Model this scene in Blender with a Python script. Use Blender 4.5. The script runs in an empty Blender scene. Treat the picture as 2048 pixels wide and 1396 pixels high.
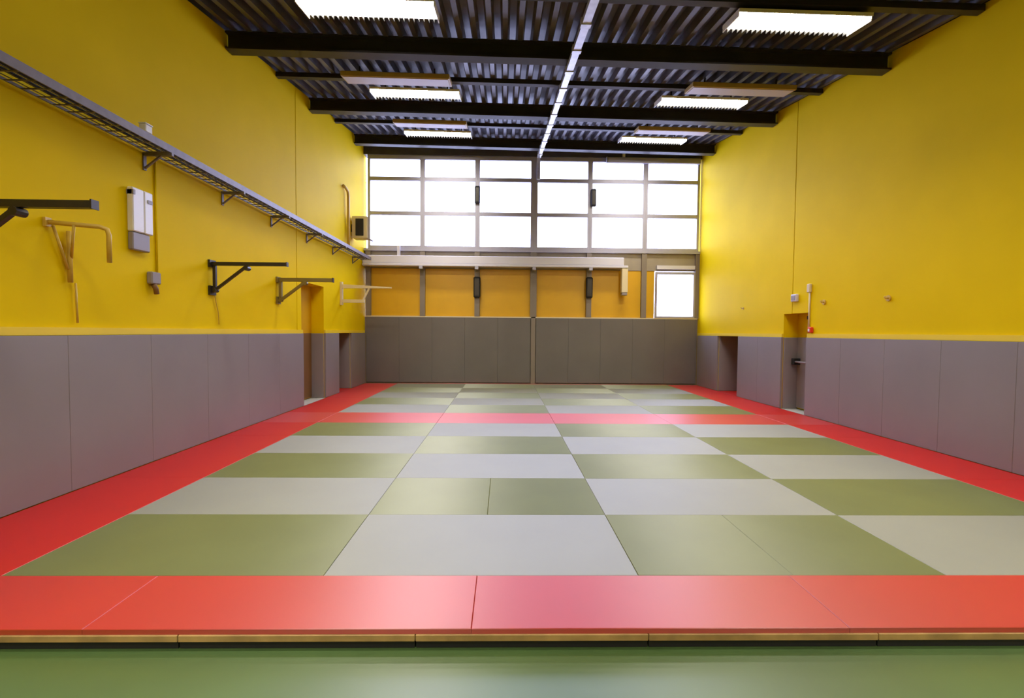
import bpy, bmesh, math, random
from mathutils import Vector, Matrix
random.seed(7)
S = bpy.context.scene
C = S.collection

# ------------------------------------------------------------------ camera
F_PX, YAW, PITCH, ROLL, CAM_Z = 946.3, 0.017, -0.0364, 0.0081, 1.5484
def cam_to_world(x, y, z):
    c, s = math.cos(PITCH), math.sin(PITCH); y, z = c*y - s*z, s*y + c*z
    c, s = math.cos(YAW), math.sin(YAW); x, y = c*x + s*y, -s*x + c*y
    return Vector((x, y, z))
cr, sr = math.cos(ROLL), math.sin(ROLL)
right, up, fwd = cam_to_world(cr, 0, sr), cam_to_world(-sr, 0, cr), cam_to_world(0, 1, 0)
cam_data = bpy.data.cameras.new('camera')
cam_data.sensor_width = 36.0
cam_data.lens = F_PX * 36.0 / 2048.0
cam_data.clip_start = 0.05
cam = bpy.data.objects.new('camera', cam_data); C.objects.link(cam)
M = Matrix.Identity(4)
for i in range(3):
    M[i][0], M[i][1], M[i][2] = right[i], up[i], -fwd[i]
M[2][3] = CAM_Z
cam.matrix_world = M
S.camera = cam

# ------------------------------------------------------------------ sky (bright overcast) and exposure
SKY = 13.5
LAMP = 65.0
w = bpy.data.worlds.new('overcast_sky'); S.world = w; w.use_nodes = True
bg = w.node_tree.nodes['Background']
bg.inputs[0].default_value = (0.57, 0.61, 1.0, 1); bg.inputs[1].default_value = SKY
vs = S.view_settings
vs.view_transform = 'Standard'; vs.look = 'None'; vs.gamma = 1.0; vs.use_curve_mapping = False
vs.exposure = 0.0
cy = S.cycles
cy.max_bounces = 5; cy.diffuse_bounces = 4; cy.glossy_bounces = 2; cy.transmission_bounces = 1; cy.transparent_max_bounces = 8
cy.use_adaptive_sampling = True; cy.adaptive_threshold = 0.05; cy.adaptive_min_samples = 16
cy.caustics_reflective = False; cy.caustics_refractive = False

# ------------------------------------------------------------------ materials
MATS = {}
def mat(name, col, rough=0.5, metal=0.0, noise=0.0, nscale=3.0, bump=0.0, bscale=60.0, spec=0.5, emit=None, estr=0.0, aniso=None, coat=0.0, sheen=0.0, ior=1.5):
    m = bpy.data.materials.new(name); m.use_nodes = True
    nt = m.node_tree; b = nt.nodes['Principled BSDF']
    b.inputs['Base Color'].default_value = (*col, 1); b.inputs['Roughness'].default_value = rough
    b.inputs['Metallic'].default_value = metal; b.inputs['IOR'].default_value = ior; b.inputs['Specular IOR Level'].default_value = spec
    if coat: b.inputs['Coat Weight'].default_value = coat; b.inputs['Coat Roughness'].default_value = 0.15
    if sheen: b.inputs['Sheen Weight'].default_value = sheen; b.inputs['Sheen Roughness'].default_value = 0.35
    if noise or bump:
        tc = nt.nodes.new('ShaderNodeTexCoord')
    if noise:
        n = nt.nodes.new('ShaderNodeTexNoise'); n.inputs['Scale'].default_value = nscale; n.inputs['Detail'].default_value = 5
        nt.links.new(tc.outputs['Object'], n.inputs['Vector'])
        r = nt.nodes.new('ShaderNodeValToRGB')
        r.color_ramp.elements[0].position = 0.3; r.color_ramp.elements[1].position = 0.7
        r.color_ramp.elements[0].color = (*[c*(1-noise) for c in col], 1)
        r.color_ramp.elements[1].color = (*[min(1, c*(1+noise)) for c in col], 1)
        nt.links.new(n.outputs['Fac'], r.inputs['Fac']); nt.links.new(r.outputs['Color'], b.inputs['Base Color'])
    if bump:
        n2 = nt.nodes.new('ShaderNodeTexNoise'); n2.inputs['Scale'].default_value = bscale
        nt.links.new(tc.outputs['Object'], n2.inputs['Vector'])
        bp = nt.nodes.new('ShaderNodeBump'); bp.inputs['Strength'].default_value = bump; bp.inputs['Distance'].default_value = 0.01
        nt.links.new(n2.outputs['Fac'], bp.inputs['Height']); nt.links.new(bp.outputs['Normal'], b.inputs['Normal'])
    if emit:
        b.inputs['Emission Color'].default_value = (*emit, 1); b.inputs['Emission Strength'].default_value = estr
    if aniso is not None:                                  # woven / ribbed vinyl: sheen spread across the ribs
        b.inputs['Anisotropic'].default_value = aniso[0]; b.inputs['Anisotropic Rotation'].default_value = aniso[1]
        tg = nt.nodes.new('ShaderNodeTangent'); tg.direction_type = 'UV_MAP'; tg.uv_map = 'UVMap'
        nt.links.new(tg.outputs['Tangent'], b.inputs['Tangent'])
    MATS[name] = m
    return m
mat('yellow_paint', (0.82, 0.585, 0.002), 0.6, spec=0.04, noise=0.03, nscale=1.2, bump=0.05, bscale=40)
mat('trim_caught_light', (0.86, 0.64, 0.02), 0.5)  # paler than the wall: light caught by the ledge, put into the colour
mat('yellow_shaded', (0.66, 0.36, 0.002), 0.45, noise=0.04, nscale=1.5)  # wall yellow with backlit shade painted into its colour
mat('pad_grey', (0.265, 0.238, 0.255), 0.40, noise=0.05, nscale=1.1, bump=0.08, bscale=9)
mat('pad_shaded', (0.145, 0.13, 0.126), 0.5, noise=0.06, nscale=1.3)  # same padding as the sides, with the end wall's shade painted in
mat('mat_green', (0.155, 0.18, 0.066), 0.58, noise=0.06, nscale=2.0, spec=1.0, ior=1.75, aniso=(0.9, 0.25))
mat('mat_pale', (0.155, 0.165, 0.105), 0.62, noise=0.05, nscale=2.0, spec=1.0, ior=2.1, aniso=(0.15, 0.0))
mat('mat_red', (0.54, 0.014, 0.011), 0.56, noise=0.025, nscale=2.0, spec=1.0, ior=1.6, aniso=(0.85, 0.25))
mat('mat_red_cross', (0.52, 0.020, 0.015), 0.48, noise=0.025, nscale=2.0, spec=1.0, ior=1.75, aniso=(0.68, 0.25))
mat('floor_green', (0.075, 0.145, 0.036), 0.40, spec=1.0, ior=1.6, noise=0.10, nscale=1.6)
mat('plywood', (0.48, 0.30, 0.12), 0.6, noise=0.25, nscale=6)
mat('black_rubber', (0.012, 0.012, 0.014), 0.7)
mat('beam_dark', (0.030, 0.027, 0.032), 0.45, noise=0.15, nscale=3)
mat('deck_steel', (0.095, 0.09, 0.12), 0.42, metal=0.2, noise=0.12, nscale=4)
mat('galvanised', (0.55, 0.55, 0.58), 0.35, metal=0.6, noise=0.12, nscale=12)
mat('tray_steel', (0.17, 0.145, 0.15), 0.5, metal=0.15, noise=0.15, nscale=10)
mat('white_enamel', (0.80, 0.80, 0.82), 0.35, noise=0.02)
mat('white_diffuser', (0.45, 0.41, 0.44), 0.5)
mat('lamp_lit', (0.9, 0.9, 0.85), 0.5, emit=(1.0, 0.93, 0.80), estr=LAMP)
mat('fin_grey', (0.03, 0.03, 0.03), 0.6)
mat('housing_bounce_tan', (0.42, 0.30, 0.09), 0.5)  # white housing; bounce from the yellow walls painted into its colour
mat('grey_plastic', (0.28, 0.25, 0.27), 0.45)
mat('brown_plastic', (0.20, 0.10, 0.03), 0.5)
mat('frame_bloom_grey', (0.40, 0.39, 0.50), 0.45, metal=0.2)  # lavender lightening paints window bloom onto the frames
mat('mullion_brown', (0.22, 0.18, 0.15), 0.5)
mat('spandrel', (0.33, 0.28, 0.22), 0.5, noise=0.06)
mat('dark_steel', (0.035, 0.028, 0.02), 0.4, metal=0.3)
mat('olive_steel', (0.22, 0.17, 0.05), 0.45, metal=0.2)
mat('tan_pipe', (0.62, 0.41, 0.06), 0.45)
mat('beige_paint', (0.72, 0.62, 0.42), 0.45)
mat('trunking', (0.66, 0.65, 0.80), 0.4)
mat('speaker_front', (0.015, 0.013, 0.012), 0.7)
mat('signal_red', (0.7, 0.04, 0.02), 0.4)
mat('threshold', (0.55, 0.55, 0.5), 0.5)
mat('hinge_yellow', (0.7, 0.5, 0.03), 0.4)
mat('ground_pale', (0.42, 0.42, 0.40), 0.9, noise=0.1, nscale=0.3)
g = bpy.data.materials.new('glass'); g.use_nodes = True; nt = g.node_tree
for n in list(nt.nodes): nt.nodes.remove(n)
o_ = nt.nodes.new('ShaderNodeOutputMaterial'); mx = nt.nodes.new('ShaderNodeMixShader')
tr = nt.nodes.new('ShaderNodeBsdfTransparent'); gl = nt.nodes.new('ShaderNodeBsdfGlossy'); lw_ = nt.nodes.new('ShaderNodeLayerWeight'); pw = nt.nodes.new('ShaderNodeMath'); fr = nt.nodes.new('ShaderNodeMath')
tr.inputs[0].default_value = (0.96, 0.97, 0.98, 1); gl.inputs['Roughness'].default_value = 0.02
lw_.inputs[0].default_value = 0.5; pw.operation = 'POWER'; pw.inputs[1].default_value = 5.0
fr.operation = 'MULTIPLY_ADD'; fr.inputs[1].default_value = 0.9; fr.inputs[2].default_value = 0.03
nt.links.new(lw_.outputs['Facing'], pw.inputs[0]); nt.links.new(pw.outputs[0], fr.inputs[0])
nt.links.new(fr.outputs[0], mx.inputs[0]); nt.links.new(tr.outputs[0], mx.inputs[1]); nt.links.new(gl.outputs[0], mx.inputs[2]); nt.links.new(mx.outputs[0], o_.inputs[0])
MATS['glass'] = g

# ------------------------------------------------------------------ helpers
def box(bm, x0, x1, y0, y1, z0, z1, bevel=0.0):
    v = [bm.verts.new(p) for p in ((x0,y0,z0),(x1,y0,z0),(x1,y1,z0),(x0,y1,z0),(x0,y0,z1),(x1,y0,z1),(x1,y1,z1),(x0,y1,z1))]
    fs = [bm.faces.new([v[i] for i in q]) for q in ((0,3,2,1),(4,5,6,7),(0,1,5,4),(1,2,6,5),(2,3,7,6),(3,0,4,7))]
    if bevel:
        es = list({e for f in fs for e in f.edges})
        bmesh.ops.bevel(bm, geom=es, offset=bevel, segments=1, affect='EDGES', profile=0.7)
def bar(bm, a, b, wd, ht, upv=(0, 0, 1)):
    """rectangular bar from a to b"""
    a, b = Vector(a), Vector(b); d = (b - a).normalized(); u = Vector(upv)
    s = d.cross(u)
    if s.length < 1e-4: s = d.cross(Vector((1, 0, 0)))
    s.normalize(); u = s.cross(d).normalized()
    vs_ = []
    for p in (a, b):
        for i, j in ((-1,-1),(1,-1),(1,1),(-1,1)):
            vs_.append(bm.verts.new(p + s*(i*wd/2) + u*(j*ht/2)))
    for q in ((3,2,1,0),(4,5,6,7),(0,1,5,4),(1,2,6,5),(2,3,7,6),(3,0,4,7)):
        bm.faces.new([vs_[i] for i in q])
def tube(bm, pts, r, seg=10):
    pts = [Vector(p) for p in pts]; rings = []
    for i, p in enumerate(pts):
        d = (pts[min(i+1, len(pts)-1)] - pts[max(i-1, 0)]).normalized()
        s = d.cross(Vector((0, 0, 1)))
        if s.length < 0.05: s = d.cross(Vector((1, 0, 0)))
        s.normalize(); u = s.cross(d).normalized()
        if i and False: pass
        rings.append([bm.verts.new(p + s*math.cos(2*math.pi*k/seg)*r + u*math.sin(2*math.pi*k/seg)*r) for k in range(seg)])
    for a, b in zip(rings, rings[1:]):
        # match the ring start to avoid twisting
        best = min(range(seg), key=lambda t: sum((a[k].co - b[(k+t) % seg].co).length for k in range(seg)))
        for k in range(seg):
            bm.faces.new((a[k], a[(k+1) % seg], b[(k+1+best) % seg], b[(k+best) % seg]))
    bm.faces.new(rings[0]); bm.faces.new(rings[-1])
def mesh_of(bm, name, material, uv=False, smooth=False):
    bmesh.ops.recalc_face_normals(bm, faces=bm.faces)
    if uv:
        l = bm.loops.layers.uv.new('UVMap')
        for f in bm.faces:
            for lp in f.loops: lp[l].uv = (lp.vert.co.x, lp.vert.co.y)
    me = bpy.data.meshes.new(name); bm.to_mesh(me); bm.free()
    me.materials.append(MATS[material])
    if smooth:
        for p in me.polygons: p.use_smooth = True
    return me
def link(name, me, parent=None, label=None, cat=None, group=None, kind=None, loc=None):
    o = bpy.data.objects.new(name, me); C.objects.link(o)
    if parent is not None: o.parent = parent
    if loc is not None: o.location = loc
    if label: o['label'] = label
    if cat: o['category'] = cat
    if group: o['group'] = group
    if kind: o['kind'] = kind
    return o
def obj(name, bm, material, parent=None, **k):
    smooth = k.pop('smooth', False); uv = k.pop('uv', False)
    return link(name, mesh_of(bm, name, material, uv, smooth), parent, **k)
def bx(name, dims, material, parent=None, bevel=0.0, **k):
    bm = bmesh.new(); box(bm, *dims, bevel=bevel); return obj(name, bm, material, parent, **k)
def empty(name, loc, **k):
    o = link(name, None, **k); o.location = loc; o.empty_display_size = 0.1; return o
def local(o, dims):     # world box -> box local to an empty
    l = o.location
    return (dims[0]-l.x, dims[1]-l.x, dims[2]-l.y, dims[3]-l.y, dims[4]-l.z, dims[5]-l.z)
def pbx(name, dims, material, root, bevel=0.0, **k):
    return bx(name, local(root, dims), material, root, bevel, **k)

# ------------------------------------------------------------------ room dimensions (metres; z = 0 is the top of the mats)
XL, XR, YB, YF = -4.13, 5.80, 14.06, -5.0
FZ = -0.105                      # green hall floor
R0 = 2.956                       # front edge of the mat field
FRONT = R0 - 0.54                # front edge of the platform
SX, SY = -0.0136, 0.162          # roof slopes
def roof(x, y): return 5.86 + SY*(y-7.25) + SX*(x-0.83)   # underside of the steel deck
PAD = 1.48; BPAD = 1.96

# floor
fl = bx('floor', (XL-0.9, XR+0.9, YF-0.3, YB+0.3, FZ-0.2, FZ), 'floor_green', kind='structure', label='glossy green hall floor in front of the mats')
# exterior ground behind the glazing
bx('ground', (-60, 60, YB+0.7, 90, FZ-0.35, FZ-0.1), 'ground_pale', kind='structure', label='pale ground outside the windows')

# ---- side walls -----------------------------------------------------------
TH = 0.75
def side_wall(name, x, sgn, door, niche, joint):
    """sgn = -1 for the left wall, +1 for the right one; door (y0, y1, top), niche (y0, y1, top)"""
    xa = x; xb = x + sgn*TH; x0, x1 = min(xa, xb), max(xa, xb)
    root = link(name, None, kind='structure', label='yellow painted side wall with grey padded lower part')
    G = 0.012
    cuts = [(YF-0.3, 1.9), (1.9, joint), (joint, YB+0.25)]
    for (a, b) in cuts:
        bm = bmesh.new()
        ys = sorted({a+G, b-G, *[v for v in (door[0], door[1], niche[0], niche[1]) if a+G < v < b-G]})
        for y0, y1 in zip(ys, ys[1:]):
            m = (y0+y1)/2; z0 = FZ
            if door[0] < m < door[1]: z0 = door[2]
            if niche[0] < m < niche[1]: z0 = niche[2]
            zt0, zt1 = roof(x, y0) + 0.02, roof(x, y1) + 0.02
            v = [bm.verts.new(p) for p in ((x0,y0,z0),(x1,y0,z0),(x1,y1,z0),(x0,y1,z0),(x0,y0,zt0),(x1,y0,zt0),(x1,y1,zt1),(x0,y1,zt1))]
            for q in ((0,3,2,1),(4,5,6,7),(0,1,5,4),(1,2,6,5),(2,3,7,6),(3,0,4,7)): bm.faces.new([v[i] for i in q])
        obj('wall_panel', bm, 'yellow_paint', root)
    # backing behind the joints, recess backs
    xo = x + sgn*TH; y0b, y1b = sorted((xo, xo + sgn*0.05))
    bm = bmesh.new(); box(bm, y0b, y1b, YF-0.3, YB+0.25, FZ, 7.6); obj('wall_backing', bm, 'yellow_paint', root)
    # thin filler inside each joint, recessed 2 cm
    for j in (1.9, joint):
        lo = FZ if not (door[0] < j < door[1]) else door[2]
        f0, f1 = sorted((x + sgn*0.03, x + sgn*0.3))
        bx('joint_filler', (f0, f1, j-G, j+G, lo, roof(x, j)), 'yellow_shaded', root)
    return root
DL = (9.72, 10.92, 2.54); NL = (11.80, 12.76, PAD)
DR = (8.92, 9.73, 1.96);  NR = (11.55, 12.67, PAD)
wl = side_wall('wall_left', XL, -1, DL, NL, 9.52)
wr = side_wall('wall_right', XR, 1, DR, NR, 9.46)

# wall padding: upright mats, 1 m wide, fixed to the walls
def pads(root, x, sgn, spans):
    t = 0.045
    for (a, b) in spans:
        n = max(1, round((b-a)/1.0)); wdt = (b-a)/n
        for i in range(n):
            y0, y1 = a + i*wdt + 0.0006, a + (i+1)*wdt - 0.0006
            xa, xb = sorted((x, x - sgn*t))
            bx('wall_pad', (xa, xb, y0, y1, 0.002, PAD), 'pad_grey', root, bevel=0.003)
pads(wl, XL, -1, [(FRONT, DL[0]), (DL[1], NL[0]), (NL[1], YB-0.06)])
pads(wr, XR, 1, [(FRONT, DR[0]), (DR[1], NR[0]), (NR[1], YB-0.06)])
# yellow batten directly above the padding
def batten(name, x, sgn, spans):
    bm = bmesh.new(); t = 0.035
    for a, b in spans:
        xa, xb = sorted((x + sgn*0.001, x - sgn*t)); box(bm, xa, xb, a, b, PAD+0.004, PAD+0.075)
    obj(name, bm, 'trim_caught_light', kind='structure', label='yellow batten, caught light put into its colour, along the top of the wall padding')
batten('trim_1', XL, -1, [(FRONT, DL[0]), (DL[1], YB-0.06)])
batten('trim_2', XR, 1, [(FRONT, DR[0]), (DR[1], YB-0.06)])
# padding of recess jambs and backs
def recess(root, x, sgn, span, depth, door):
    xa, xb = sorted((x + sgn*0.002, x + sgn*depth))
    for y0, y1 in ((span[1]-0.045, span[1]-0.001), (span[0]+0.001, span[0]+0.045)):
        bx('jamb_pad', (xa, xb, y0, y1, 0.002, PAD-0.004), 'pad_grey', root, bevel=0.006)
    if not door:
        xa, xb = sorted((x + sgn*(depth), x + sgn*(depth+0.05)))
        bx('wall_pad', (xa, xb, span[0]+0.001, span[1]-0.001, 0.002, PAD-0.004), 'pad_grey', root, bevel=0.006)
recess(wl, XL, -1, DL, 0.28, True); recess(wl, XL, -1, NL, 0.62, False)
recess(wr, XR, 1, DR, 0.30, True);  recess(wr, XR, 1, NR, 0.62, False)

# ---- wall behind the camera ---------------------------------------------
bx('wall_front', (XL-0.3, XR+0.3, YF-0.3, YF, FZ, roof(XL, YF)+0.05), 'yellow_paint', kind='structure', label='yellow end wall of the hall behind the viewer')

# ---- window wall -----------------------------------------------------------
wb = link('wall_back', None, kind='structure', label='end wall with grey padding darkened as painted shade, yellow panels and high windows')
COLS = [-4.02, -2.42, -0.81, 0.86, 2.51, 4.15, 5.76]
ZS, ZT1, ZT2, ZTOP = 4.0, 5.0, 6.0, 6.62
YW = YB                       # inner face of the facade
bx('base_wall', (XL-0.2, XR+0.2, YW+0.06, YW+0.4, FZ, BPAD), 'spandrel', wb)
xs = [XL+0.05]
# pads in two blocks either side of the centre post
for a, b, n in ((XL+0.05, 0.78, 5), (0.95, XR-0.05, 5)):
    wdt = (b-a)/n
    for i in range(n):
        bx('wall_pad', (a+i*wdt+0.0008, a+(i+1)*wdt-0.0008, YW, YW+0.055, 0.03, BPAD), 'pad_shaded', wb, bevel=0.003)
bx('centre_post', (0.80, 0.93, YW+0.01, YW+0.10, FZ, BPAD+0.03), 'mullion_brown', wb)
bx('pad_cap', (XL+0.02, XR-0.02, YW+0.01, YW+0.12, BPAD+0.002, BPAD+0.035), 'beige_paint', wb)
# yellow panels under the windows (all but the door-side light)
for i in range(6):
    a, b = COLS[i]+0.07, COLS[i+1]-0.07
    if i == 5: b = COLS[5] + 0.34
    bx('infill_panel', (a, b, YW+0.10, YW+0.14, BPAD+0.035, 3.40), 'yellow_shaded', wb, bevel=0.006)
# spandrel band
bx('spandrel_band', (XL, XR, YW+0.08, YW+0.30, 3.40, ZS-0.08), 'spandrel', wb)
bx('window_sill', (XL, XR, YW-0.02, YW+0.30, ZS-0.10, ZS-0.03), 'frame_bloom_grey', wb)
# mullions below the windows
for i, x in enumerate(COLS):
    h = 0.075 if i != 3 else 0.095
    bx('mullion', (x-h, x+h, YW, YW+0.16, BPAD+0.036, ZS-0.101), 'mullion_brown', wb)
bx('lintel', (XL, XR, YW-0.02, YW+0.30, ZTOP+0.06, 7.02), 'deck_steel', wb)
# windows
def window(n, x0, x1, z_levels, label):
    root = link('window_%d' % n, None, kind='structure', label=label)
    fw, fd = 0.07, 0.09  # frame width takes in the window flare
    za, zb = z_levels[0], z_levels[-1]
    bm = bmesh.new()
    lw = 0.10 if n == 4 else fw; rw = 0.10 if n == 3 else fw
    box(bm, x0, x0+lw, YW, YW+fd, za-0.03, zb+0.06); box(bm, x1-rw, x1, YW, YW+fd, za-0.03, zb+0.06)
    for z in z_levels:
        box(bm, x0+lw, x1-rw, YW+0.005, YW+fd-0.005, z-0.055, z+0.055)
    obj('window_frame', bm, 'frame_bloom_grey', root)
    for a, b in zip(z_levels, z_levels[1:]):
        bx('pane', (x0+lw-0.01, x1-rw+0.01, YW+0.045, YW+0.053, a+0.035, b-0.035), 'glass', root)
ordn = ['leftmost', 'second', 'third', 'fourth', 'fifth', 'rightmost']
for i in range(6):
    window(i+1, COLS[i]+0.001, COLS[i+1]-0.001, [ZS, ZT1, ZT2, ZTOP], '%s tall window bay%s in the end wall' % (ordn[i], '' if i in (0, 5) else ' from the left'))
# low window at right
root = link('window_7', None, kind='structure', label='low white window at the right end under the sill')
bm = bmesh.new(); x0, x1, z0, z1 = 4.50, 5.68, BPAD+0.036, 3.36
box(bm, x0, x0+0.05, YW, YW+0.1, z0, z1); box(bm, x1-0.05, x1, YW, YW+0.1, z0, z1); box(bm, x0+0.05, x1-0.05, YW, YW+0.1, z0, z0+0.05); box(bm, x0+0.05, x1-0.05, YW, YW+0.1, z1-0.07, z1)
obj('window_frame', bm, 'frame_bloom_grey', root)
bx('pane', (x0+0.045, x1-0.045, YW+0.045, YW+0.053, z0+0.045, z1-0.065), 'glass', root)
bx('transom_bar', (x0+0.02, x1-0.02, YW-0.03, YW+0.06, 3.44, 3.55), 'trunking', root)

# ---- roof ------------------------------------------------------------------
bm = bmesh.new()
P, H, t = 0.22, 0.10, 0.012
x = XL - 0.1; prof = []
while x < XR + 0.12:
    prof += [(x, 0), (x+0.07, 0), (x+0.10, H), (x+0.19, H)]
    x += P
ya, yb2 = YF-0.2, YB+0.31
rows = []
for y in (ya, yb2):
    rows.append([bm.verts.new((px, y, roof(px, y) + pz)) for px, pz in prof])
    rows.append([bm.verts.new((px, y, roof(px, y) + pz + t)) for px, pz in prof])
n = len(prof)
for i in range(n-1):
    bm.faces.new((rows[0][i], rows[0][i+1], rows[2][i+1], rows[2][i]))
    bm.faces.new((rows[1][i], rows[3][i], rows[3][i+1], rows[1][i+1]))
    bm.faces.new((rows[0][i], rows[1][i], rows[1][i+1], rows[0][i+1]))
    bm.faces.new((rows[2][i], rows[2][i+1], rows[3][i+1], rows[3][i]))
ceil = obj('ceiling', bm, 'deck_steel', kind='structure', label='ribbed steel roof deck on dark cross beams')
def roof_box(bm, x0, x1, y0, y1, dz0, dz1):
    v = []
    for dz in (dz0, dz1):
        for (px, py) in ((x0,y0),(x1,y0),(x1,y1),(x0,y1)): v.append(bm.verts.new((px, py, roof(px, (y0+y1)/2) + dz)))
    for q in ((0,3,2,1),(4,5,6,7),(0,1,5,4),(1,2,6,5),(2,3,7,6),(3,0,4,7)): bm.faces.new([v[i] for i in q])
for k in range(-4, 3):
    y = 7.25 + 2.98*k
    if y < YF + 0.3 or y > YB: continue
    bm = bmesh.new()          # I-section girder
    roof_box(bm, XL+0.01, XR-0.01, y-0.09, y+0.09, -0.26, -0.235)
    roof_box(bm, XL+0.01, XR-0.01, y-0.012, y+0.012, -0.235, -0.03)
    roof_box(bm, XL+0.01, XR-0.01, y-0.09, y+0.09, -0.03, -0.004)
    obj('roof_beam', bm, 'beam_dark', ceil)
for k in range(-4, 3):
    y = 8.76 + 2.94*k
    if y < YF + 0.3 or y > YB - 0.6: continue
    bm = bmesh.new()
    roof_box(bm, XL+0.01, XR-0.01, y-0.05, y+0.05, -0.085, -0.004)
    obj('purlin', bm, 'beam_dark', ceil)

# ------------------------------------------------------------------ platform and mats
MT = 0.028
plat = empty('mat_platform', (0, FRONT, FZ), label='low plywood platform under the mats, its edge facing the green floor', cat='platform')
edges = [XL+0.02]
while edges[-1] < XR - 0.3: edges.append(min(edges[-1] + 1.22, XR-0.02))
for a, b in zip(edges, edges[1:]):
    bx('plywood_board', (a+0.002, b-0.002, -0.008, YB-0.05-FRONT, 0.040, -FZ-MT-0.001), 'plywood', plat, bevel=0.003)
for a, b in zip(edges, edges[1:]):      # black rubber skirt under the boards, in board lengths
    bx('rubber_skirt', (a+0.004, b-0.004, 0.004, 0.07, 0.001, 0.0395), 'black_rubber', plat)
bx('bearer', (XL+0.03, XR-0.03, 5.0, 5.1, 0.001, 0.040), 'black_rubber', plat)
bx('bearer', (XL+0.03, XR-0.03, 11.0, 11.1, 0.001, 0.040), 'black_rubber', plat)

CACHE = {}
def mat_mesh(wd, dp, material):
    key = (round(wd, 3), round(dp, 3), material)
    if key not in CACHE:
        bm = bmesh.new(); g_ = 0.0008; c = 0.003
        a, b = wd/2-g_, dp/2-g_
        lv = [[bm.verts.new((sx*(a-i), sy*(b-i), z)) for sx, sy in ((-1,-1),(1,-1),(1,1),(-1,1))] for i, z in ((0, -MT), (0, -c), (c, 0))]
        bm.faces.new(lv[0][::-1]); bm.faces.new(lv[2])
        for p, q in zip(lv, lv[1:]):
            for k in range(4): bm.faces.new((p[k], p[(k+1) % 4], q[(k+1) % 4], q[k]))
        CACHE[key] = mesh_of(bm, 'floor_mat', material, uv=True)
    return CACHE[key]
def lay(x0, x1, y0, y1, material, label, group):
    return link('floor_mat', mat_mesh(x1-x0, y1-y0, material), label=label, cat='mat', group=group,
                loc=((x0+x1)/2, (y0+y1)/2, random.uniform(-0.0012, 0.0)))
CX = [XL+1.0, XL+3.0, XL+5.0, XL+7.0, XL+9.0]
rowsA = ['nearest row', 'second row from the front', 'third row from the front', 'fourth row from the front', 'fifth row, just before the red cross strip']
rowsB = ['first row behind the red cross strip', 'second row behind the red cross strip', 'third row behind the red cross strip', 'fourth row behind the red cross strip', 'last row, against the end wall']
colsn = ['left column', 'centre-left column', 'centre-right column', 'right column']
for zone, (ys0, rn) in enumerate(((R0, rowsA), (R0+6.0, rowsB))):
    for r in range(5):
        for c in range(4):
            green = (r + c + zone) % 2 == 0
            m = 'mat_green' if green else 'mat_pale'
            cn = 'olive green' if green else 'pale grey-green'
            grp = 'tatami mats in the %s field' % ('front' if zone == 0 else 'rear')
            y0, y1 = ys0 + r, ys0 + r + 1
            if zone == 0 and (r, c) in ((0, 2), (1, 1)):
                xm = (CX[c]+CX[c+1])/2
                lay(CX[c], xm, y0, y1, m, 'left half of split %s mat, %s, %s' % (cn, rn[r], colsn[c]), grp)
                lay(xm, CX[c+1], y0, y1, m, 'right half of split %s mat, %s, %s' % (cn, rn[r], colsn[c]), grp)
            else:
                lay(CX[c], CX[c+1], y0, y1, m, '%s tatami mat, %s, %s' % (cn, rn[r], colsn[c]), grp)
# red front strip
xe = [XL+0.05, -2.16, -0.16, 1.84, 3.84, XR-0.05]
fn = ['leftmost', 'second from left', 'middle', 'fourth from left', 'rightmost']
for i in range(5):
    lay(xe[i], xe[i+1], FRONT, R0, 'mat_red_cross', 'red mat of the front edge strip, %s' % fn[i], 'red front edge mats')
xc = [XL+0.05, CX[0], CX[1], CX[2], CX[3], CX[4], XR-0.05]
cn2 = ['short piece at the left wall', 'left of four long pieces', 'second of four long pieces', 'third of four long pieces', 'right of four long pieces', 'short piece at the right wall']
for i in range(6):
    lay(xc[i], xc[i+1], R0+5, R0+6, 'mat_red_cross', 'red mat of the cross strip, %s' % cn2[i], 'red cross strip mats')
yl = [(R0, R0+2), (R0+2, R0+4), (R0+4, R0+5), (R0+6, R0+8), (R0+8, R0+10), (R0+10, YB-0.1)]
yn = ['nearest the viewer', 'second from the front', 'third, short, before the cross strip', 'first beyond the cross strip', 'second beyond the cross strip', 'last, in the far corner']
for side, (a, b) in (('left', (XL+0.05, CX[0])), ('right', (CX[4], XR-0.05))):
    for (y0, y1), nm in zip(yl, yn):
        lay(a, b, y0, y1, 'mat_red', 'red border mat along the %s wall, %s' % (side, nm), 'red %s border mats' % side)
lay(CX[0], CX[4], YB-0.104, YB-0.004, 'mat_red', 'narrow red strip at the foot of the end wall padding', 'red end strip')
lay(XL-0.6, XL+0.04, NL[0]+0.05, NL[1]-0.05, 'mat_red', 'red mat inside the low niche of the left wall', 'red niche mats')
lay(XR-0.04, XR+0.6, NR[0]+0.05, NR[1]-0.05, 'mat_red', 'red mat inside the low niche of the right wall', 'red niche mats')
# sub-floor of the recesses
for nm, (a, b), sp in (('trim_3', (XL-0.7, XL+0.02), DL), ('trim_4', (XR-0.02, XR+0.7), DR)):
    bx(nm, (a, b, sp[0]+0.002, sp[1]-0.002, FZ+0.001, -0.002), 'threshold', kind='structure', label='pale threshold in the doorway')
for nm, (a, b), sp in (('trim_5', (XL-0.7, XL+0.02), NL), ('trim_6', (XR-0.02, XR+0.7), NR)):
    bx(nm, (a, b, sp[0]+0.002, sp[1]-0.002, FZ+0.001, -MT-0.002), 'plywood', kind='structure', label='board floor of the low wall niche')

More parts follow.
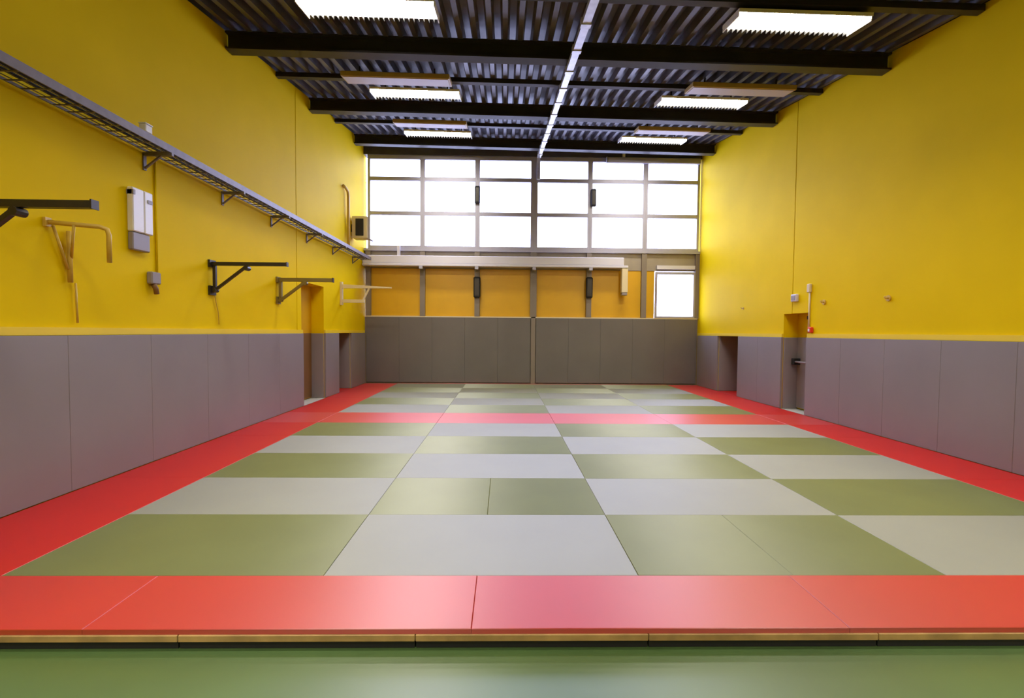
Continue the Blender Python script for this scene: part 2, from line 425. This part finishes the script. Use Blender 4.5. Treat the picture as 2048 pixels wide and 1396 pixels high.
# ------------------------------------------------------------------ doors
d1 = link('door_1', None, kind='structure', label='door set back in the left wall under the second bag bracket')
xd = XL - 0.28
leaf = bx('door_leaf', (xd-0.05, xd, DL[0]+0.003, DL[1]-0.003, 0.01, DL[2]-0.003), 'yellow_shaded', d1)
bx('kick_panel', (xd+0.001, xd+0.02, DL[0]+0.06, DL[1]-0.06, 0.03, PAD), 'brown_plastic', d1, bevel=0.004)
bm = bmesh.new(); tube(bm, [(xd+0.02, DL[0]+0.14, 1.02), (xd+0.07, DL[0]+0.14, 1.02), (xd+0.07, DL[0]+0.27, 1.02)], 0.011, 8); obj('door_handle', bm, 'dark_steel', leaf, smooth=True)
d2 = link('door_2', None, kind='structure', label='padded exit door set back in the right wall with push bar')
xd = XR + 0.30
bx('door_leaf', (xd, xd+0.05, DR[0]+0.003, DR[1]-0.003, 0.01, DR[2]-0.003), 'yellow_paint', d2)
bx('door_pad', (xd-0.03, xd-0.001, DR[0]+0.05, DR[1]-0.05, 0.03, PAD), 'pad_grey', d2, bevel=0.006)
bm = bmesh.new(); tube(bm, [(xd-0.13, DR[0]+0.10, 0.98), (xd-0.13, DR[1]-0.10, 0.98)], 0.022, 10); pb_ = obj('push_bar', bm, 'grey_plastic', d2, smooth=True)
for yy in (DR[0]+0.12, DR[1]-0.12):
    bx('bar_bracket', (xd-0.17, xd-0.03, yy-0.045, yy+0.045, 0.92, 1.05), 'black_rubber', pb_, bevel=0.008)
bx('door_closer', (xd-0.09, xd-0.001, DR[0]+0.12, DR[0]+0.40, DR[2]-0.12, DR[2]-0.05), 'dark_steel', d2, bevel=0.006)
bx('hinge', (xd-0.045, xd-0.03, DR[0]+0.055, DR[0]+0.085, 0.10, 0.52), 'hinge_yellow', d2)

# ------------------------------------------------------------------ luminaires
def lamp(x0, x1, y0, y1, lit, label, group):
    cx, cy = (x0+x1)/2, (y0+y1)/2
    drop = 0.20
    z = roof(cx, cy) - drop
    root = empty('ceiling_light', (cx, cy, z), label=label, cat='ceiling light', group=group)
    root.rotation_euler = (math.atan(SY), -math.atan(SX), 0)
    hx, hy = (x1-x0)/2, (y1-y0)/2
    if lit:
        bm = bmesh.new()      # folded sheet housing, open below
        box(bm, -hx, hx, -hy, -hy+0.012, 0.026, 0.065); box(bm, -hx, hx, hy-0.012, hy, 0.026, 0.065)
        box(bm, -hx, -hx+0.012, -hy+0.012, hy-0.012, -0.022, 0.065); box(bm, hx-0.012, hx, -hy+0.012, hy-0.012, -0.022, 0.065)
        box(bm, -hx+0.012, hx-0.012, -hy+0.012, hy-0.012, 0.050, 0.065)
        obj('housing', bm, 'white_enamel', root)
        df = bx('diffuser', (-hx+0.013, hx-0.013, -hy+0.013, hy-0.013, 0.030, 0.042), 'white_diffuser', root)
        df.data.materials.append(MATS['lamp_lit'])
        for p in df.data.polygons:      # only the underside of the diffuser gives off light
            if p.normal.z < -0.5: p.material_index = 1
        nf = 26
        for i in range(1, nf):      # cross fins that shield the lamp towards the side walls
            xf = -hx + 2*hx*i/nf
            bx('louvre_fin', (xf-0.002, xf+0.002, -hy+0.013, hy-0.013, -0.022, 0.029), 'fin_grey', root)
    else:
        bx('housing', (-hx, hx, -hy, hy, -0.012, 0.065), 'housing_bounce_tan', root, bevel=0.006)
        bx('diffuser', (-hx+0.03, hx-0.03, -hy+0.03, hy-0.03, -0.020, -0.0121), 'white_diffuser', root)
    for sx in (-0.7, 0.7):
        bx('hanger', (sx*hx-0.012, sx*hx+0.012, -0.012, 0.012, 0.0651, drop+0.004), 'dark_steel', root)
DEF = {'left': (-2.52, -0.86), 'right': (2.90, 4.54)}
UNL = {('left', 8.40): (-2.80, -0.96), ('right', 8.40): (3.20, 5.00), ('left', 11.22): (-2.58, -0.90), ('right', 11.22): (3.06, 4.74)}
for side in ('left', 'right'):
    x0, x1 = DEF[side]
    for y, nm in ((6.02, 'nearest'), (9.16, 'middle'), (12.16, 'farthest')):
        dx = -0.10 if (nm == 'nearest' and side == 'right') else 0.0
        lamp(x0+dx, x1+dx, y-0.225, y+0.225, True, '%s glowing white ceiling light of the %s row' % (nm, side), 'lit ceiling lights')
    for y, nm in ((8.40, 'nearer'), (11.22, 'farther')):
        lamp(*UNL[(side, y)], y-0.2, y+0.2, False, '%s unlit ceiling light with tan wall bounce painted on of the %s row' % (nm, side), 'unlit ceiling lights')
    for y, nm in ((3.0, 'overhead'), (0.0, 'rear'), (-3.0, 'rearmost')):
        lamp(x0, x1, y-0.225, y+0.225, True, '%s ceiling light of the %s row, out of view' % (nm, side), 'lit ceiling lights')

# ------------------------------------------------------------------ ceiling trunking down the middle
cx = 0.97
root = empty('ceiling_conduit', (cx, YB-0.1, roof(cx, YB)-0.34), label='pale metal conduit running under the beams along the middle of the ceiling', cat='conduit')
ysg = [YF+0.4 + 0.75*i for i in range(26)]; ysg = [y for y in ysg if y < YB-0.25] + [YB-0.12]
for a, b in zip(ysg, ysg[1:]):
    bm = bmesh.new(); off = -root.location
    bar(bm, Vector((cx, a, roof(cx, a)-0.315)) + off, Vector((cx, b-0.01, roof(cx, b)-0.315)) + off, 0.10, 0.07)
    seg = obj('conduit_length', bm, 'galvanised', root)
    bm = bmesh.new(); bar(bm, Vector((cx, a-0.05, roof(cx, a-0.05)-0.315)) + off, Vector((cx, a+0.05, roof(cx, a+0.05)-0.315)) + off, 0.125, 0.085)
    obj('coupler', bm, 'galvanised', root)
pbx('drop_pipe', (cx-0.05, cx+0.05, YB-0.12, YB-0.022, 6.0, roof(cx, YB)-0.30), 'galvanised', root, bevel=0.008)

# ------------------------------------------------------------------ cable tray on the left wall
x_out, x_in, zt = XL+0.31, XL+0.03, 3.60
root = empty('cable_tray', (XL, 2.4, zt), label='grey wire cable tray on brackets along the left wall', cat='cable tray')
y0t, y1t = -1.0, 13.70
pbx('side_rail', (x_out-0.012, x_out, y0t, y1t, zt-0.036, zt+0.045), 'tray_steel', root)
pbx('side_rail', (x_in, x_in+0.012, y0t, y1t, zt-0.036, zt-0.012), 'tray_steel', root)
for k in (0.25, 0.5, 0.75):
    xx = x_in + (x_out-x_in)*k
    pbx('long_wire', (xx-0.003, xx+0.003, y0t, y1t, zt-0.028, zt-0.022), 'tray_steel', root)
bm = bmesh.new(); box(bm, 0, x_out-x_in-0.025, -0.005, 0.005, -0.005, 0.005); rung = mesh_of(bm, 'rung', 'tray_steel')
y = y0t + 0.1
while y < y1t:
    link('rung', rung, root, loc=(x_in+0.0125-root.location.x, y-root.location.y, -0.035)); y += 0.14
bmk = [0.5, 2.0, 3.5, 5.55, 7.05, 8.5, 10.0, 11.5, 13.0]
for y in bmk:
    bm = bmesh.new(); l = root.location
    bar(bm, (XL-l.x, y-l.y, -0.06), (x_out+0.02-l.x, y-l.y, -0.06), 0.035, 0.035)
    bar(bm, (XL+0.008-l.x, y-l.y, -0.055), (XL+0.008-l.x, y-l.y, -0.24), 0.045, 0.014, (1, 0, 0))
    bar(bm, (XL+0.01-l.x, y-l.y, -0.22), (XL+0.2-l.x, y-l.y, -0.07), 0.02, 0.02)
    obj('bracket', bm, 'tray_steel', root)
for k, r in ((0.34, 0.016), (0.60, 0.022)):
    bm = bmesh.new(); pts = []
    yy = y0t
    while yy <= 13.7:
        pts.append((x_in+(x_out-x_in)*k + 0.010*math.sin(yy*1.7), yy, zt-0.012+r+0.004*math.sin(yy*2.3))); yy += 0.35
    tube(bm, pts, r, 8)
    obj('cable', bm, 'black_rubber', smooth=True, label='%s black cable lying in the wire cable tray' % ('thinner' if r < 0.02 else 'thicker'), cat='cable')
# white junction box on the tray
root = empty('junction_box', (x_out-0.05, 5.24, zt+0.05), label='small white box standing on the cable tray', cat='box')
l = root.location
pbx('body', (x_out-0.09, x_out-0.015, 5.19, 5.29, zt+0.052, zt+0.135), 'white_enamel', root, bevel=0.008)
pbx('lid', (x_out-0.094, x_out-0.011, 5.186, 5.294, zt+0.136, zt+0.15), 'white_enamel', root, bevel=0.004)

# white trunking on the end wall, with drop at its right end
root = empty('wall_duct', (0, YB, 3.4), label='white horizontal duct across the end wall below the windows', cat='duct')
pbx('duct_run', (XL+0.02, 3.48, YB-0.26, YB-0.03, 3.50, 3.73), 'trunking', root, bevel=0.015)
pbx('duct_ledge', (XL+0.02, 3.60, YB-0.28, YB-0.02, 3.43, 3.499), 'trunking', root, bevel=0.01)
pbx('duct_drop', (3.42, 3.60, YB-0.26, YB-0.06, 2.72, 3.429), 'beige_paint', root, bevel=0.012)
pbx('drop_end', (3.43, 3.59, YB-0.25, YB-0.07, 2.64, 2.719), 'grey_plastic', root, bevel=0.01)
pbx('hanger', (-3.12, -3.04, YB-0.20, YB-0.10, 3.731, 4.02), 'trunking', root)
for xx in (-2.42, -0.81, 0.86, 2.51):
    pbx('duct_bracket', (xx-0.05, xx+0.05, YB-0.29, YB-0.005, 3.35, 3.429), 'frame_bloom_grey', root)

# slim boxes on the mullions
def mbox(x, z0, z1, wd, label):
    root = empty('mullion_box', (x, YB, z0), label=label, cat='wall box', group='slim dark boxes on the mullions')
    pbx('body', (x-wd/2, x+wd/2, YB-0.09, YB-0.004, z0, z1), 'black_rubber', root, bevel=0.03)
    pbx('face_plate', (x-wd/2+0.035, x+wd/2-0.035, YB-0.10, YB-0.091, z0+0.06, z1-0.06), 'dark_steel', root)
mbox(-0.81, 2.54, 3.16, 0.20, 'slim black box on the mullion left of centre, below the duct')
mbox(2.51, 2.56, 3.18, 0.20, 'slim black box on the mullion right of centre, below the duct')
mbox(-0.81, 5.28, 5.80, 0.16, 'slim dark box on the mullion left of centre, between the windows')
mbox(2.60, 5.24, 5.76, 0.16, 'slim dark box on the mullion right of centre, between the windows')
# blind cassette at the top of the right windows
root = empty('blind_cassette', (4.3, YB, 6.45), label='grey blind box along the top of the two right-hand windows', cat='blind')
pbx('cassette', (2.98, 5.72, YB-0.14, YB-0.03, 6.50, 6.66), 'frame_bloom_grey', root, bevel=0.015)
pbx('end_cap', (2.95, 2.979, YB-0.145, YB-0.025, 6.495, 6.665), 'frame_bloom_grey', root)
pbx('bracket', (3.42, 3.50, YB-0.11, YB-0.05, 6.661, 6.86), 'white_enamel', root)

# ------------------------------------------------------------------ bag brackets on the left wall
def bag_bracket(y, z, ln, material, label, zl=0.37, brace=0.50, sz=0.05):
    root = empty('bag_bracket', (XL, y, z-zl), label=label, cat='bracket', group='steel wall brackets of the left wall')
    l = root.location
    bm = bmesh.new(); bar(bm, (0.0, 0, zl), (ln, 0, zl), sz, sz); obj('arm', bm, material, root)
    bm = bmesh.new(); bar(bm, (ln, 0, zl), (ln+0.012, 0, zl), sz*1.25, sz*1.25); obj('end_cap', bm, 'dark_steel', root)
    bm = bmesh.new(); bar(bm, (0.055, 0, -0.02), (0.055, 0, zl-sz/2), sz*0.8, sz*0.8); obj('upright', bm, material, root)
    bm = bmesh.new(); bar(bm, (0.07, 0, 0.01), (brace, 0, zl-sz/2-0.005), sz*0.7, sz*0.7); obj('brace', bm, material, root)
    bm = bmesh.new(); box(bm, 0.0, 0.03, -0.07, 0.07, -0.07, 0.06); obj('wall_plate', bm, material, root)
    bm = bmesh.new(); box(bm, 0.0, 0.03, -0.07, 0.07, zl-0.05, zl+0.05); obj('wall_plate', bm, material, root)
    for a in (0.03, brace-0.02):
        zz = 0.0 if a < 0.1 else zl-0.06
        bm = bmesh.new(); tube(bm, [(a+0.025, -0.045, zz), (a+0.025, 0.045, zz)], 0.034, 10); obj('pivot', bm, material, root)
    return root
bag_bracket(3.62, 2.47, 1.06, 'dark_steel', 'black steel wall bracket nearest the viewer, arm straight out', sz=0.055)
bag_bracket(6.76, 2.47, 1.06, 'dark_steel', 'dark triangular wall bracket between white box and left door')
bag_bracket(8.72, 2.46, 1.00, 'olive_steel', 'olive brown triangular wall bracket just above the left door', sz=0.065)
# hanging cord under the second bracket
bm = bmesh.new(); tube(bm, [(XL+0.02, 6.80, 2.08), (XL+0.02, 6.83, 1.95), (XL+0.022, 6.88, 1.80), (XL+0.02, 6.90, 1.62)], 0.006, 6)
obj('cord', bm, 'tan_pipe', smooth=True, label='thin tan cord hanging on the wall under the dark triangular bracket', cat='cord')
# pale double arm near the far corner
root = empty('folding_arm', (XL, 12.05, 2.25), label='pale double-armed wall bracket near the far left corner', cat='bracket', group='steel wall brackets of the left wall')
bm = bmesh.new()
v = [bm.verts.new(p) for p in ((0.05,-0.03,0.36),(0.05,0.03,0.36),(0.05,0.03,0.46),(0.05,-0.03,0.46),(1.28,-0.02,0.37),(1.28,0.02,0.37),(1.28,0.02,0.40),(1.28,-0.02,0.40))]
for q in ((0,1,2,3),(7,6,5,4),(0,4,5,1),(1,5,6,2),(2,6,7,3),(3,7,4,0)): bm.faces.new([v[i] for i in q])
obj('upper_arm', bm, 'beige_paint', root)
bm = bmesh.new(); box(bm, 0.05, 0.60, -0.03, 0.03, 0.0, 0.08); obj('lower_arm', bm, 'beige_paint', root)
bm = bmesh.new(); box(bm, 0.0, 0.05, -0.05, 0.05, -0.06, 0.52); obj('wall_plate', bm, 'beige_paint', root)
bm = bmesh.new(); bar(bm, (0.57, 0, 0.07), (0.72, 0, 0.37), 0.04, 0.04); obj('link', bm, 'beige_paint', root)

# tan swing pipe near the front of the left wall
root = empty('swing_pipe', (XL, 4.33, 1.9), label='tan pipe frame with bent-down end under the black bracket', cat='pipe frame')
l = root.location
def rel(p): return (p[0]-l.x, p[1]-l.y, p[2]-l.z)
bm = bmesh.new()
A = Vector((XL+0.03, 4.36, 2.50)); B = Vector((-3.74, 4.56, 2.50))
tube(bm, [rel(A), rel(A.lerp(B, .5)), rel(B - (B-A).normalized()*0.06), rel(B + Vector((-0.005, -0.003, -0.02))), rel(B+Vector((0.006, 0.003, -0.07))), rel(B+Vector((0.006, 0.003, -0.33)))], 0.021, 10)
obj('arm_pipe', bm, 'tan_pipe', root, smooth=True)
bm = bmesh.new(); tube(bm, [rel((XL+0.03, 4.56, 2.46)), rel((XL+0.03, 4.56, 1.98))], 0.021, 10); obj('wall_post', bm, 'tan_pipe', root, smooth=True)
bm = bmesh.new(); tube(bm, [rel((XL+0.025, 4.62, 1.98)), rel((XL+0.025, 4.63, 1.60))], 0.009, 6); obj('cable', bm, 'tan_pipe', root, smooth=True)
bm = bmesh.new(); tube(bm, [rel((XL+0.03, 4.40, 2.48)), rel((XL+0.03, 4.54, 2.10))], 0.012, 8); obj('stay', bm, 'tan_pipe', root, smooth=True)
bm = bmesh.new(); tube(bm, [rel((XL+0.19, 4.43, 2.49)), rel((XL+0.035, 4.57, 2.20))], 0.012, 8); obj('stay', bm, 'tan_pipe', root, smooth=True)
bm = bmesh.new(); box(bm, 0.004, 0.03, 0.0, 0.06, 0.56, 0.64); obj('wall_plate', bm, 'tan_pipe', root)

# tall white wall box with grey lower end
root = empty('wall_heater', (XL, 5.45, 2.42), label='tall white wall box with grey lower end below the cable tray', cat='wall box')
pbx('left_front', (XL, XL+0.07, 5.285, 5.45, 2.62, 3.10), 'white_enamel', root, bevel=0.01)
pbx('right_front', (XL, XL+0.07, 5.456, 5.585, 2.62, 3.10), 'white_enamel', root, bevel=0.01)
pbx('lower_cover', (XL, XL+0.06, 5.29, 5.545, 2.42, 2.615), 'grey_plastic', root, bevel=0.01)
pbx('top_clip', (XL, XL+0.078, 5.285, 5.315, 3.02, 3.07), 'grey_plastic', root)
pbx('top_clip', (XL, XL+0.078, 5.50, 5.57, 2.97, 3.01), 'grey_plastic', root)
# socket box with conduit from the tray
root = empty('socket_box', (XL, 5.62, 2.04), label='grey socket box with plug at the end of a thin conduit on the left wall', cat='socket')
pbx('body', (XL, XL+0.07, 5.55, 5.70, 2.07, 2.21), 'grey_plastic', root, bevel=0.012)
bm = bmesh.new(); ll = root.location
tube(bm, [(0.04, -0.01, 0.03), (0.05, 0.01, -0.02), (0.045, 0.03, -0.08)], 0.028, 10); obj('stub', bm, 'brown_plastic', root, smooth=True)  # slanted brown piece hanging below the box
bm = bmesh.new(); tube(bm, [(0.012, 0.09, 0.17), (0.012, 0.09, 1.48)], 0.011, 8); obj('conduit', bm, 'yellow_paint', root, smooth=True)

# loudspeaker in the corner + bent pipe
root = empty('loudspeaker', (XL, 13.0, 4.05), label='black-fronted loudspeaker in pale cabinet high in the far left corner', cat='speaker')
pbx('cabinet', (XL+0.05, XL+0.46, 12.80, 13.15, 4.02, 4.60), 'beige_paint', root, bevel=0.012)
pbx('grille', (XL+0.15, XL+0.36, 12.775, 12.799, 4.08, 4.53), 'speaker_front', root, bevel=0.006)
pbx('side_panel', (XL+0.461, XL+0.52, 12.84, 13.20, 4.0, 4.62), 'frame_bloom_grey', root, bevel=0.006)
pbx('wall_bracket', (XL+0.002, XL+0.049, 12.9, 13.05, 4.2, 4.4), 'dark_steel', root)
bm = bmesh.new()
tube(bm, [(XL+0.045, 12.15, 5.20), (XL+0.055, 12.32, 5.19), (XL+0.07, 12.42, 5.13), (XL+0.07, 12.46, 5.0), (XL+0.07, 12.46, 4.3), (XL+0.07, 12.46, 3.72)], 0.035, 10)
obj('bent_pipe', bm, 'tan_pipe', smooth=True, label='tan pipe with bent top on the wall left of the loudspeaker', cat='pipe')

# ------------------------------------------------------------------ small things on the right wall
root = empty('emergency_light', (XR, 9.36, 2.2), label='small pale square box above the right-hand door', cat='wall box')
pbx('body', (XR-0.06, XR, 9.25, 9.43, 2.19, 2.34), 'trunking', root, bevel=0.012)
pbx('face_plate', (XR-0.068, XR-0.061, 9.28, 9.40, 2.22, 2.31), 'grey_plastic', root)
root = empty('call_point', (XR, 8.85, 1.58), label='red alarm call point with pale conduit beside the right-hand door', cat='alarm')
pbx('body', (XR-0.06, XR, 8.78, 8.87, 1.575, 1.68), 'signal_red', root, bevel=0.008)
pbx('button', (XR-0.068, XR-0.061, 8.805, 8.845, 1.60, 1.65), 'white_enamel', root)
bm = bmesh.new(); ll = root.location; tube(bm, [(-0.015, 0.05, 0.0), (-0.015, 0.05, 0.85)], 0.016, 8); obj('conduit', bm, 'beige_paint', root, smooth=True)
pbx('conduit_box', (XR-0.05, XR, 8.86, 8.95, 2.34, 2.50), 'beige_paint', root, bevel=0.01)
for yy, zz, lb in ((8.50, 2.13, 'small tan wall hook nearest the right-hand door'), (7.06, 2.10, 'small tan wall hook farther along the right wall from its door'), (11.4, 2.16, 'tiny tan wall hook beyond the right-hand door')):
    r_ = 0.035 if yy < 10 else 0.02
    root = empty('wall_hook', (XR, yy, zz), label=lb, cat='hook', group='wall hooks of the right wall')
    bm = bmesh.new(); tube(bm, [(-0.001, 0, 0), (-0.02, 0, 0)], r_*1.3, 12); obj('rosette', bm, 'tan_pipe', root)
    bm = bmesh.new(); tube(bm, [(-0.02, 0, 0), (-0.055, 0, -0.005), (-0.07, 0, 0.03)], r_*0.4, 8); obj('hook', bm, 'tan_pipe', root, smooth=True)
